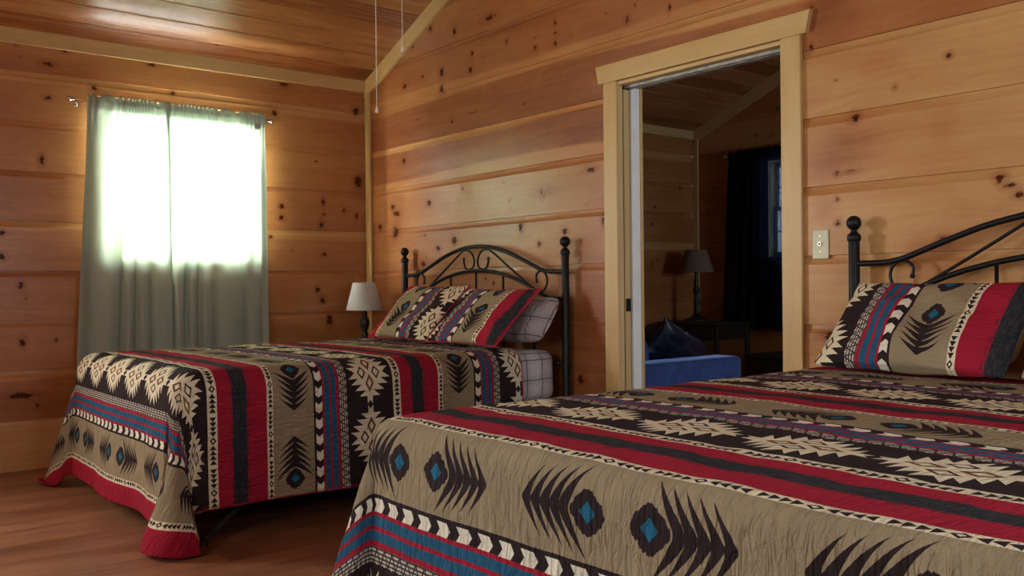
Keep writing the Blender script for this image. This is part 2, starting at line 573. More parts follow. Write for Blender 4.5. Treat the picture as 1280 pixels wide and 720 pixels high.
KA = [(-2.242,2.391,0.012,0.009),(-2.22,2.331,0.0101,0.009),(-1.984,2.399,0.0214,0.0139),(-2.077,2.311,0.046,0.0183),(-2.079,2.119,0.0334,0.0183),(-2.116,1.759,0.0207,0.0411),(-1.496,2.391,0.0383,0.0172),(-1.372,2.235,0.0197,0.0249),(-0.631,2.382,0.0519,0.0189),(-0.701,2.186,0.0284,0.0267),(-1.829,2.206,0.0266,0.0189),(-0.084,2.266,0.0386,0.0342),(-0.4,1.883,0.0151,0.011),(-0.071,1.767,0.0452,0.0627),(-0.657,1.563,0.0258,0.0242),(-0.349,1.605,0.0214,0.0388),(-0.188,1.556,0.0158,0.0225),(-0.658,1.487,0.0287,0.0242),(-0.344,1.522,0.0184,0.0139),(-0.363,1.449,0.0305,0.036),(-0.087,1.521,0.0161,0.0285),(-0.739,1.356,0.0226,0.0213),(-0.586,1.268,0.0146,0.0108),(-0.347,1.245,0.0245,0.0222),(-0.399,1.001,0.0242,0.0276),(-0.363,0.929,0.0305,0.0332),(-0.309,0.789,0.0308,0.0612),(-2.318,1.338,0.0236,0.0223),(-2.32,1.204,0.0236,0.0267),(-2.23,1.043,0.0242,0.027),(-2.206,0.971,0.0081,0.0181),(-2.052,0.729,0.0147,0.0161),(-2.236,0.423,0.1046,0.027),(-2.152,0.361,0.0164,0.0227),(-2.225,0.724,0.0242,0.036),(-1.509,1.17,0.0143,0.0147)]
KB = [(1.452,2.605,0.0695,0.0236),(1.092,2.605,0.0256,0.0347),(0.827,2.68,0.0275,0.036),(0.617,2.61,0.0242,0.0238),(1.608,2.429,0.0221,0.0185),(2.032,2.443,0.0162,0.0216),(2.031,2.386,0.0195,0.0108),(2.031,2.33,0.0195,0.0216),(1.864,2.339,0.0273,0.0178),(1.864,2.397,0.0137,0.0089),(2.568,2.335,0.0218,0.0238),(2.622,2.393,0.0107,0.0118),(2.843,2.324,0.0148,0.0264),(2.417,2.399,0.0114,0.0081),(1.274,2.428,0.0244,0.0242),(1.256,2.335,0.0286,0.034),(0.948,2.378,0.0356,0.0405),(0.946,2.271,0.0311,0.038),(0.513,2.363,0.0398,0.0268),(0.728,2.388,0.0236,0.0156),(0.666,2.115,0.0239,0.0105),(1.057,2.047,0.0302,0.015),(1.276,2.068,0.065,0.0073),(1.761,2.044,0.0282,0.009),(0.494,1.865,0.035,0.0323),(1.16,1.617,0.0168,0.0148),(1.573,1.618,0.0112,0.0093),(1.623,1.511,0.0147,0.0115),(1.906,1.533,0.012,0.03),(1.88,1.54,0.02,0.008),(1.925,1.515,0.01,0.02),(1.95,1.54,0.02,0.006),(0.788,1.556,0.0371,0.0259),(0.345,1.563,0.0416,0.0275),(0.395,1.515,0.0616,0.0327),(2.301,1.616,0.0476,0.0208),(0.172,1.435,0.0542,0.0337),(0.372,1.385,0.0516,0.0602),(0.737,1.351,0.0188,0.0105),(1.07,1.3,0.043,0.045),(0.892,1.261,0.0361,0.0205),(1.722,1.348,0.0286,0.0501),(1.881,1.246,0.0238,0.0222),(2.093,1.306,0.0318,0.0258),(2.386,1.344,0.0174,0.0369),(0.715,1.163,0.0473,0.0315),(1.465,1.031,0.0193,0.0189),(1.387,1.056,0.0197,0.0144),(2.207,0.514,0.043,0.0339),(3.597,1.983,0.0147,0.0196),(3.598,2.147,0.0184,0.013),(4.156,1.834,0.0172,0.0144),(3.953,1.754,0.0126,0.0121),(3.707,1.826,0.0141,0.0064),(3.785,1.664,0.0255,0.0251),(3.707,1.452,0.0176,0.016),(3.763,1.453,0.0481,0.0095),(3.706,1.35,0.0141,0.0128),(4.329,1.375,0.0238,0.0249),(4.361,1.344,0.0312,0.0165),(4.394,1.311,0.0256,0.0164),(3.709,1.257,0.0176,0.016),(4.003,1.994,0.006,0.0045),(3.788,1.23,0.0136,0.0157),(4.133,1.167,0.0291,0.0203),(3.679,0.801,0.0499,0.0258)]
KC = [(-1.952,0.214),(-1.942,0.119),(-1.628,0.239),(-1.684,0.336),(-1.143,0.138),(-1.112,0.517),(-0.884,0.507),(-1.632,0.098),(-0.418,0.236),(-0.479,0.331),(-0.202,0.315),(-0.23,0.502),(-1.069,0.352),(-1.898,0.317),(-0.789,0.63),(-0.413,0.543),(-0.29,0.153)]

def rand_knots(u0, u1, v0, v1, n):
    return [(rng.uniform(u0, u1), rng.uniform(v0, v1), rng.uniform(.012, .032), rng.uniform(.012, .03)) for _ in range(n)]

def prof_rows(vmax, extra=(), pitch=PITCH, cove=True, fine=False):
    rows = []
    loc = [0, .0018] + ([.015 + .0121 * i for i in range(19)] if fine else [.015, .04, .07, .10, .13, .16, .19, .215, .238]) + [.2455, .2495, .256, .264, .273, .2812] if cove else \
          [0, .003, .006, pitch * .25, pitch * .5, pitch * .75, pitch - .006, pitch - .003]
    k = 0
    while k * pitch < vmax:
        rows += [(k * pitch + l, k) for l in loc if k * pitch + l <= vmax]
        k += 1
    for e in extra:
        rows.append((e, int(e // pitch)))
    rows.append((vmax, int(vmax // pitch)))
    d = {}
    for v, kk in rows: d[round(v, 5)] = kk
    return sorted(d.items())

def prof_depth(vl, cove=True, pitch=PITCH):
    if cove:
        return np.interp(vl, [0, .0018, .2455, .2495, .256, .264, .273, .2815], [-.010, 0, 0, -.0022, -.0055, -.0080, -.0095, -.010])
    return np.interp(vl, [0, .003, .006, pitch - .006, pitch - .003, pitch], [-.004, -.0035, 0, 0, -.0035, -.004])

def board_sheet(mb, A, ucols, rows, mapf, knots, tonef, skip=None, cove=True, pitch=PITCH, flip=False, hi=1.0):
    """grid of boards; A collects the attributes"""
    u = np.array(sorted(set(np.round(ucols, 5)))); v = np.array([r[0] for r in rows]); kb = np.array([r[1] for r in rows])
    Ug, Vg = np.meshgrid(u, v, indexing='ij')
    Kg = np.broadcast_to(kb, Ug.shape)
    dep = np.broadcast_to(prof_depth(v - kb * pitch, cove, pitch), Ug.shape)
    P = mapf(Ug, Vg, dep)
    kn = np.zeros(Ug.shape); wp = np.zeros(Ug.shape)
    for (ku, kv, ra, rb) in knots:
        q = np.sqrt(((Ug - ku) / ra) ** 2 + ((Vg - kv) / rb) ** 2)
        same = np.abs(Vg - kv) < .3
        kn = np.maximum(kn, np.clip(3 - q, 0, 3))
        dv = Vg - kv
        wp = wp - dv * .55 * np.exp(-((Ug - ku) / (ra * 4.5)) ** 2 - (dv / (rb * 3.0)) ** 2)
    tone, seed = tonef(Ug, Vg, Kg)
    m, n = Ug.shape
    F = []
    for i in range(m - 1):
        uc = (u[i] + u[i + 1]) / 2
        for j in range(n - 1):
            vc = (v[j] + v[j + 1]) / 2
            if skip and skip(uc, vc): continue
            q = (i * n + j, (i + 1) * n + j, (i + 1) * n + j + 1, i * n + j + 1)
            F.append(q[::-1] if flip else q)
    mb.add(P.reshape(-1, 3), F, np.stack([Ug, Vg], -1).reshape(-1, 2))
    for k_, a_ in (('knot', kn), ('warp', wp), ('tone', tone), ('bseed', seed)):
        A.setdefault(k_, []).append(np.asarray(a_, float).ravel())

def build_boards(name, mb, A, mat):
    o = mb.build(name, mat, None, attrs={k: np.concatenate(v) for k, v in A.items()})
    return struct(o)

def h1(k, s): return (np.sin(np.asarray(k, float) * 127.1 + s * 311.7) * 43758.5453) % 1.0

def sapedge(u, v, k, side, seed, width, pitch=PITCH):
    vl = v - k * pitch
    e = (pitch - vl) if side > 0 else vl
    bd = width * (.7 + 1.6 * (vnoise(u * .9 + seed, u * 0 + seed * 3.3) ) * .6 + .25 * np.sin(u * 1.7 + seed))
    return np.clip((bd - e) / .008, 0, 1)

def toneA(U, V, K):
    t = (h1(K, 1) - .5) * .22 - .06
    t = t + np.where(K == 0, .20, 0) + np.where(K == 1, .06, 0)
    s = K * 3.7 + 1
    t = t + .16 * sapedge(U, V, K, 1, 2.2, .05) * (K % 3 == 1)
    return t, s + 0 * U
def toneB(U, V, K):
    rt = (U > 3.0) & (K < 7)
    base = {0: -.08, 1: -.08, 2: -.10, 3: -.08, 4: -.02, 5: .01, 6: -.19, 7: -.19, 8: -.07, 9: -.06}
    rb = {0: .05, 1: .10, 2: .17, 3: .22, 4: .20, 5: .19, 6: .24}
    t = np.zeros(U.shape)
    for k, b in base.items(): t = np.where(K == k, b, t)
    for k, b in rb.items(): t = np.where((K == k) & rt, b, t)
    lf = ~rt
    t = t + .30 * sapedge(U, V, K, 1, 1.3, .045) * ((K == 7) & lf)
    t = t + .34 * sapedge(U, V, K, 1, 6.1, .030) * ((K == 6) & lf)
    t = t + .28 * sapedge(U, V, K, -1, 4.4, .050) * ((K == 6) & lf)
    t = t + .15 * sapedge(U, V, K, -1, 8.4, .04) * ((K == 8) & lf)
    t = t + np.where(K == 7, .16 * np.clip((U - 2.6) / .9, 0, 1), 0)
    # brown weathering stains on the pale boards right of the doorway
    for (a, b, ra, rb_, am) in ((3.70, 1.52, .16, .10, .24), (3.80, 1.60, .10, .08, .14), (4.15, 1.60, .05, .07, .10), (3.62, 1.45, .08, .05, .16),
                                (3.85, 1.87, .14, .05, .12), (3.60, 1.78, .08, .06, .10), (4.1, 1.90, .2, .04, .06), (3.66, 2.10, .13, .13, .16),
                                (3.68, .80, .13, .05, .25), (1.906, 1.533, .13, .04, .14), (.42, 1.42, .07, .08, .08), (4.12, 1.12, .10, .07, .18), (3.66, 1.30, .06, .06, .15)):
        t = t - am * np.exp(-((U - a) / ra) ** 2 - ((V - b) / rb_) ** 2) * (.6 + .8 * vnoise(U * 9 + a, V * 14))
    return t, K * 2.9 + 40 * rt + 11
def toneN(off, sh=0.0):
    def f(U, V, K): return (h1(K, off) - .5) * .22 + sh, K * 2.3 + off * 7.0 + 0 * U
    return f

def cols(u0, u1, step, extra=()):
    n = max(2, int(round((u1 - u0) / step)) + 1)
    return list(np.linspace(u0, u1, n)) + list(extra)

def finer(rows, vmax):
    return rows

DX0, DX1, DZ = 2.505, 3.468, 2.035            # doorway
W1 = (-1.75, -.855, 1.21, 2.075)               # curtained window, y and z
W3 = (-4.25, -3.35, 1.0, 2.075)               # second bedroom window in the same wall
W2 = (.86, 1.74, 1.25, 2.10)                  # far window, x and z
W4 = (3.7, 5.0, 1.0, 2.10)                    # bedroom window behind the camera, x and z
W5 = (1.0, 2.3, .9, 2.10)                     # far room window in the right wall, y and z

W6_FILL = (-2.5, -1.3, 1.0, 2.10)                 # unseen opening added for fill light, right wall, y and z

# wall_left (x = 0)
mb = MB(); A = {}
rows = prof_rows(2.52, (W1[2], W1[3], W3[2]), fine=True)
c1 = cols(-2.5, .0, .011, (W1[0], W1[1])) + cols(YF, -2.5, .1, (W3[0], W3[1])) + cols(0, Y2 + .1, .03)
def skA(u, v):
    for w in (W1, W3):
        if w[0] < u < w[1] and w[2] < v < w[3]: return True
    return False
board_sheet(mb, A, c1, rows, lambda u, v, d: np.stack([d, u, v], -1), KA + rand_knots(YF, -2.6, .2, 2.4, 14) + rand_knots(.3, 3.5, .2, 2.4, 34), toneA, skA)
build_boards('wall_left', mb, A, W_WALL)

# wall_back (y = 0) with the doorway, and its far face (y = WT)
mb = MB(); A = {}
rows = prof_rows(3.95, (DZ,), fine=True)
rows2 = prof_rows(3.95, (DZ,))
def skB(u, v): return (DX0 < u < DX1 and v < DZ)
def mapB(u, v, d):
    return np.stack([u, -d, np.minimum(v, ceil_z(u) + .03)], -1)
def mapB2(u, v, d):
    return np.stack([u, WT + d, np.minimum(v, ceil_z(u) + .03)], -1)
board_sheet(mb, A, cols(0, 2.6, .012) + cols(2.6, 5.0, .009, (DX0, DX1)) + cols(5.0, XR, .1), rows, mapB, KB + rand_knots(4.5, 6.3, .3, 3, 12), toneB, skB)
board_sheet(mb, A, cols(0, XR, .1, (DX0, DX1)), rows2, mapB2, rand_knots(.3, 6, .3, 3, 20), toneN(3), skB, flip=True)
build_boards('wall_back', mb, A, W_WALL)

# wall_far (y = Y2)
mb = MB(); A = {}
rows = prof_rows(3.95, (W2[2], W2[3]))
def skF(u, v): return W2[0] < u < W2[1] and W2[2] < v < W2[3]
board_sheet(mb, A, cols(0, 2.2, .03, (W2[0], W2[1])) + cols(2.2, XR, .1), rows,
            lambda u, v, d: np.stack([u, Y2 - d, np.minimum(v, ceil_z(u) + .03)], -1), rand_knots(.1, 2.2, .4, 2.7, 30), toneN(5, .02), skF)
build_boards('wall_far', mb, A, W_WALL)

# wall_right (x = XR) and wall_front (y = YF), behind the camera
mb = MB(); A = {}
rows = prof_rows(2.52, (W5[2], W5[3], W6_FILL[2]))
board_sheet(mb, A, cols(YF, Y2 + .1, .12, (W5[0], W5[1], W6_FILL[0], W6_FILL[1])), rows, lambda u, v, d: np.stack([XR - d, u, v], -1), rand_knots(-4, 3, .3, 2.3, 30), toneN(9),
            lambda u, v: any(w[0] < u < w[1] and w[2] < v < w[3] for w in (W5, W6_FILL)), flip=True)
build_boards('wall_right', mb, A, W_WALL)
mb = MB(); A = {}
rows = prof_rows(3.95, (W4[2], W4[3]))
board_sheet(mb, A, cols(0, XR, .12, (W4[0], W4[1])), rows, lambda u, v, d: np.stack([u, YF + d, np.minimum(v, ceil_z(u) + .03)], -1), rand_knots(.3, 6, .3, 3, 25), toneN(13),
            lambda u, v: W4[0] < u < W4[1] and W4[2] < v < W4[3], flip=True)
build_boards('wall_front', mb, A, W_WALL)

# ceiling: two slopes of grooved boards running along y
mb = MB(); A = {}
CP = .1585
slen = RIDGE * math.sqrt(1 + SL * SL)
cth = 1 / math.sqrt(1 + SL * SL)
rows = prof_rows(slen, (), CP, False)
kc = [(a, b / cth, .016, .011) for a, b in KC]
def mapC(side):
    def f(u, v, d):
        x = v * cth
        z = 2.478 + SL * x - d
        if side: x = 2 * RIDGE - x
        return np.stack([x, u, z], -1)
    return f
board_sheet(mb, A, cols(-2.6, .1, .02) + cols(YF - .1, -2.6, .15) + cols(.1, Y2 + .1, .05), rows, mapC(0), kc + rand_knots(-4, 0, .8, 3.3, 30) + rand_knots(.3, 3.5, .1, 3.2, 50), toneN(21), None, False, CP)
board_sheet(mb, A, cols(YF - .1, Y2 + .1, .15), rows, mapC(1), rand_knots(-4, 3, .2, 3.2, 40), toneN(23), None, False, CP, flip=True)
build_boards('ceiling', mb, A, W_CEIL)

# floor
mb = MB()
xs = np.linspace(-.1, XR + .1, 14); ys = np.linspace(YF - .1, Y2 + .1, 18)
g1, g2 = np.meshgrid(xs, ys, indexing='ij')
P = np.stack([g1, g2, 0 * g1], -1)
mb.add(P.reshape(-1, 3), gridfaces(*g1.shape), np.stack([g2, g1], -1).reshape(-1, 2))
struct(mb.build('floor', M_FLOOR))

# trims
def trim(name, fn, mat=W_TRIM):
    mb = MB(); fn(mb); return struct(mb.build(name, mat))
TI = iter(range(1, 40))
def slope_trim(mb, x0, x1, y0, y1, side=0):
    pts = []
    for x in (x0, x1):
        zt = 2.478 + SL * x; zb = 2.362 + SL * x
        for y in (y0, y1):
            for z in (zt, zb):
                pts.append(((2 * RIDGE - x) if side else x, y, z))
    V, F = hull_piece(pts); V = np.array(V)
    mb.add(V, F, np.stack([V[:, 0] * 1.08, V[:, 2] - V[:, 0] * SL], 1))
trim('trim_%d' % next(TI), lambda m: box(m, (0, YF, 2.402), (.02, -.0, 2.486), .002))                     # eave, bedroom
trim('trim_%d' % next(TI), lambda m: box(m, (0, WT, 2.402), (.02, Y2, 2.486), .002))                    # eave, far room
trim('trim_%d' % next(TI), lambda m: slope_trim(m, .0, RIDGE, -.020, 0))
trim('trim_%d' % next(TI), lambda m: slope_trim(m, .0, RIDGE, -.020, 0, 1))
trim('trim_%d' % next(TI), lambda m: slope_trim(m, .0, RIDGE, Y2 - .02, Y2))
trim('trim_%d' % next(TI), lambda m: box(m, (0.012, -.024, 0), (.072, 0, 2.40), .006))                  # corner strip
trim('trim_%d' % next(TI), lambda m: box(m, (0, Y2 - .02, 0), (.07, Y2, 2.40), .006))
trim('trim_%d' % next(TI), lambda m: box(m, (XR - .02, YF, 2.402), (XR, Y2, 2.486), .002))

# the pocket doorway
d1 = struct(empty('door_1', ((DX0 + DX1) / 2, 0, 0)))
box(MB(), (2.413, -.022, 0), (2.508, 0, DZ + .004), .003).build('casing', W_TRIM, d1)
box(MB(), (3.462, -.022, 0), (3.558, 0, DZ + .004), .003).build('casing', W_TRIM, d1)
mb = MB()
V, F = hull_piece([(x, y, z) for y in (-.026, 0) for (x, z) in ((2.385, DZ + .004), (3.585, DZ + .004), (2.365, DZ + .094), (3.606, DZ + .094))])
V = np.array(V); mb.add(V, F, V[:, [0, 2]])
mb.build('header_casing', W_TRIM, d1)
for y0, y1 in ((-.012, .026), (.092, WT)):
    box(MB(), (DX0 - .02, y0, 0), (DX0, y1, DZ), .002).build('jamb', W_JAMB if y0 < 0 else M_WHITE, d1)  # far strip coloured white in place of the light falling on it
    box(MB(), (DX0, y0, DZ - .018), (DX1, y1, DZ), .002).build('head_jamb', M_TRACK if y0 > 0 else W_JAMB, d1)
box(MB(), (DX1, -.012, 0), (DX1 + .02, WT, DZ), .002).build('jamb', W_JAMB, d1)
mb = MB(); box(mb, (DX0, .026, DZ - .006), (DX1, .092, DZ), .002); box(mb, (DX0, .04, DZ - .03), (DX1, .046, DZ - .005), .001); box(mb, (DX0, .072, DZ - .03), (DX1, .078, DZ - .005), .001)
mb.build('sliding_track', M_TRACK, d1)
pd = box(MB(), (DX0 - .9, .040, .012), (DX0 - .006, .081, DZ - .03), .003).build('door_panel', W_TRIM, d1)
mb = MB(); box(mb, (DX0 - .010, .044, .880), (DX0 - .002, .077, .945), .002); box(mb, (DX0 - .003, .052, .905), (DX0 + .001, .069, .925), .001)
tag(mb.build('edge_latch', M_LATCH, pd), 'blackened metal latch')
# far room casing of the same doorway
for x0, x1 in ((2.413, 2.508), (3.462, 3.558)):
    box(MB(), (x0, WT, 0), (x1, WT + .022, DZ + .004), .003).build('casing', W_TRIM, d1)
box(MB(), (2.385, WT, DZ + .004), (3.585, WT + .026, DZ + .094), .003).build('header_casing', W_TRIM, d1)

# windows
def window(n, axis, pos, inward, u0, u1, z0, z1, casing=.085, cols_=2, dark=False):
    """axis 0: wall plane x = pos, u = y; axis 1: wall plane y = pos, u = x; inward = sign of room side"""
    def bx(m, ua, ub, da, db, za, zb, bev=.003):
        a, b = sorted((pos + inward * da, pos + inward * db))
        lo = (a, ua, za) if axis == 0 else (ua, a, za)
        hi = (b, ub, zb) if axis == 0 else (ub, b, zb)
        return box(m, lo, hi, bev)
    c = ((pos, (u0 + u1) / 2, z0) if axis == 0 else ((u0 + u1) / 2, pos, z0))
    w = struct(empty('window_%d' % n, c))
    for a, b in ((u0 - casing, u0), (u1, u1 + casing)):
        bx(MB(), a, b, 0, .018, z0 - .02, z1).build('casing', W_TRIM, w)
    bx(MB(), u0 - casing - .02, u1 + casing + .02, 0, .020, z1, z1 + .088).build('header_casing', W_TRIM, w)
    bx(MB(), u0 - casing - .02, u1 + casing + .02, -.10, .036, z0 - .024, z0).build('sill', W_TRIM, w)
    m = MB()
    bx(m, u0, u0 + .012, -.12, 0, z0, z1); bx(m, u1 - .012, u1, -.12, 0, z0, z1); bx(m, u0, u1, -.12, 0, z1 - .012, z1)
    m.build('jamb', W_TRIM, w)
    zm = (z0 + z1) / 2
    for k, (za, zb, dd) in enumerate(((z0 + .002, zm + .02, -.075), (zm - .02, z1 - .012, -.105))):
        m = MB(); ua, ub = u0 + .012, u1 - .012
        bx(m, ua, ua + .04, dd, dd + .03, za, zb); bx(m, ub - .04, ub, dd, dd + .03, za, zb)
        bx(m, ua, ub, dd, dd + .03, za, za + .04); bx(m, ua, ub, dd, dd + .03, zb - .04, zb)
        for i in range(1, cols_ + 1):
            uc = ua + (ub - ua) * i / (cols_ + 1); bx(m, uc - .009, uc + .009, dd + .004, dd + .024, za, zb, .002)
        zc = (za + zb) / 2; bx(m, ua, ub, dd + .004, dd + .024, zc - .009, zc + .009, .002)
        s = m.build('sash', M_WHITE, w)
        m = MB(); bx(m, ua + .03, ub - .03, dd + .012, dd + .016, za + .03, zb - .03, .0005)
        m.build('pane', M_GLASS, s)
    return w
window(1, 0, 0.0, 1, *W1, casing=.05)
window(2, 1, Y2, -1, *W2)
window(3, 0, 0.0, 1, *W3)
window(4, 1, YF, 1, *W4)
window(5, 0, XR, -1, *W5)
window(6, 0, XR, -1, *W6_FILL)  # added out of view, only to let fill light in

# ------------------------------------------------------------------ curtains
def curtain(name, label, cat, mat, axis, pos, inward, u0, u1, ub0, ub1, zt, zb, zrod, pleats, amp, seed, extra=None, header=True, noise=.01):
    nu, nz = 150, 70
    s = np.linspace(0, 1, nu); q = np.linspace(0, 1, nz)
    zz = zt + (zb - zt) * np.where(q < .15, q * .9, .135 + (q - .15) * (1 - .135) / .85)
    S, Q = np.meshgrid(s, np.arange(nz), indexing='ij')
    Z = zz[Q]; f = (zt - Z) / (zt - zb)
    uu = (u0 + (u1 - u0) * S) * (1 - f) + (ub0 + (ub1 - ub0) * S) * f
    ph = 2 * PI * pleats * (S + .07 * np.sin(2 * PI * S * 1.3 + seed) + .02 * np.sin(9 * S + f * 2.0 + seed))
    am = amp * np.clip((zrod - .03 - Z) / .35, 0, 1) * (.55 + .6 * vnoise(S * pleats * .8 + seed, S * 0 + seed)) 
    d = am * (np.sin(ph) * .8 + .2 * np.sin(2 * ph + 1))
    d = d + .006 * np.sin(ph * 4.3 + seed) * np.exp(-np.abs(Z - zrod + .04) / .07) * header
    d = d + fbm(S * 9 + seed, Z * 3) * noise
    bulge = .013 * np.exp(-((Z - zrod) / .022) ** 2)
    D = pos + inward * (d + bulge)
    zz2 = Z + (Z > zrod + .012) * .010 * np.sin(ph * 3.1 + 1) * header + .012 * np.sin(ph * .5 + seed) * f ** 3
    P = np.stack([D, uu, zz2], -1) if axis == 0 else np.stack([uu, D, zz2], -1)
    mb = MB()
    mb.add(P.reshape(-1, 3), gridfaces(nu, nz), np.stack([S * abs(u1 - u0) * 1.6, Z], -1).reshape(-1, 2))
    root = thing(name, label, cat, (pos, (u0 + u1) / 2, zb) if axis == 0 else ((u0 + u1) / 2, pos, zb))
    if header:      # the back layer of the sewn rod pocket
        kz = int(np.argmin(np.abs(zz - (zrod - .045)))) + 1
        Dp = pos - inward * (.012 + .004 * np.sin(ph[:, :kz] * 4.3)); Zp = zz2[:, :kz]; Up = uu[:, :kz]
        Pp = np.stack([Dp, Up, Zp], -1) if axis == 0 else np.stack([Up, Dp, Zp], -1)
        MB().add(Pp.reshape(-1, 3), gridfaces(nu, kz), np.stack([S[:, :kz] * 1.0, Zp], -1).reshape(-1, 2)).build('rod_pocket', mat, root, smooth=True)
    o = mb.build('curtain_panel', mat, root, smooth=True)
    md = o.modifiers.new('thick', 'SOLIDIFY'); md.thickness = .0016
    return root

curtain('curtain', 'sage grey curtain panel hanging over the left half of the bright window', 'curtain', M_CURTAIN,
        0, .078, 1, -1.885, -1.418, -1.975, -1.415, 2.150, .40, 2.112, 4.4, .026, 1.3)
cr_ = curtain('curtain', 'sage grey curtain panel over the right half of the bright window, tab under header', 'curtain', M_CURTAIN,
        0, .078, 1, -1.442, -.806, -1.440, -.792, 2.150, .40, 2.112, 5.2, .022, 4.1)
box(MB(), (.098, -.885, 2.045), (.101, -.845, 2.085), .001).build('care_tab', M_CURTAIN, cr_)

def rod(name, label, axis, pos, inward, u0, u1, z, wall):
    mid = (u0 + u1) / 2
    p = lambda u, d, zz: (d, u, zz) if axis == 0 else (u, d, zz)
    t = thing(name, label, 'curtain rod', p(mid, pos, z))
    tube(MB(), [p(u0, pos, z), p(u1, pos, z)], .0075).build('rod', M_CHROME, t, smooth=True)
    for u, s in ((u0, -1), (u1, 1)):
        m = MB(); ball(m, p(u + s * .012, pos, z), .0165); tube(m, [p(u - s * .006, pos, z), p(u + s * .004, pos, z)], .0115)
        m.build('finial', M_CHROME, t, auto=40)
        ub = u - s * .035
        m = MB(); tube(m, [p(ub, wall, z - .004), p(ub, pos, z - .004)], .005)
        a, b = sorted((wall, wall + inward * .006)); 
        box(m, p(ub - .011, a, z - .03), p(ub + .011, b, z + .022), .002)
        m.build('bracket', M_CHROME, t, auto=40)
    return t
rod('curtain_rod', 'brushed nickel curtain rod with ball ends above the bright window', 0, .078, 1, -1.975, -.768, 2.112, .020)

curtain('curtain', 'dark navy sheer curtain panel seen through the doorway', 'curtain', M_CURTAIN2,
        1, Y2 - .085, -1, .485, 1.12, .410, 1.10, 2.215, .60, 2.180, 5, .022, 2.2)
curtain('curtain', 'second navy sheer curtain panel, mostly hidden by the right door casing', 'curtain', M_CURTAIN2,
        1, Y2 - .085, -1, 1.13, 1.95, 1.12, 2.0, 2.215, .60, 2.180, 6, .022, 6.2)
rod('curtain_rod', 'slim curtain rod holding the navy curtains in the far room', 1, Y2 - .085, -1, .455, 2.02, 2.180, Y2 - .020)

# ------------------------------------------------------------------ beds
UP = [(0.0, 1.2505), (.10, 1.246), (.164, 1.237), (.297, 1.207), (.425, 1.164), (.53, 1.125), (.595, 1.102), (.655, 1.091), (.70, 1.089), (.775, 1.0885)]
LOW = [(0.0, 1.107), (.142, 1.099), (.271, 1.078), (.398, 1.045), (.497, 1.009), (.594, .970), (.655, .951), (.71, .946), (.775, .945)]
DIA = [(.515, 1.004), (.40, 1.070), (.27, 1.147), (.152, 1.217), (.109, 1.231), (.067, 1.225), (.033, 1.201), (.0165, 1.165), (.028, 1.129), (.068, 1.1125), (.105, 1.126), (.121, 1.160), (.121, 1.176)]
SIDE = [(.556, 1.040), (.552, 1.068), (.570, 1.089), (.601, 1.095), (.630, 1.076), (.641, 1.045), (.632, 1.010), (.605, .984), (.575, .982)]
def sym(P): return [(-x, z) for x, z in P[::-1]] + [q for q in P[1:]]

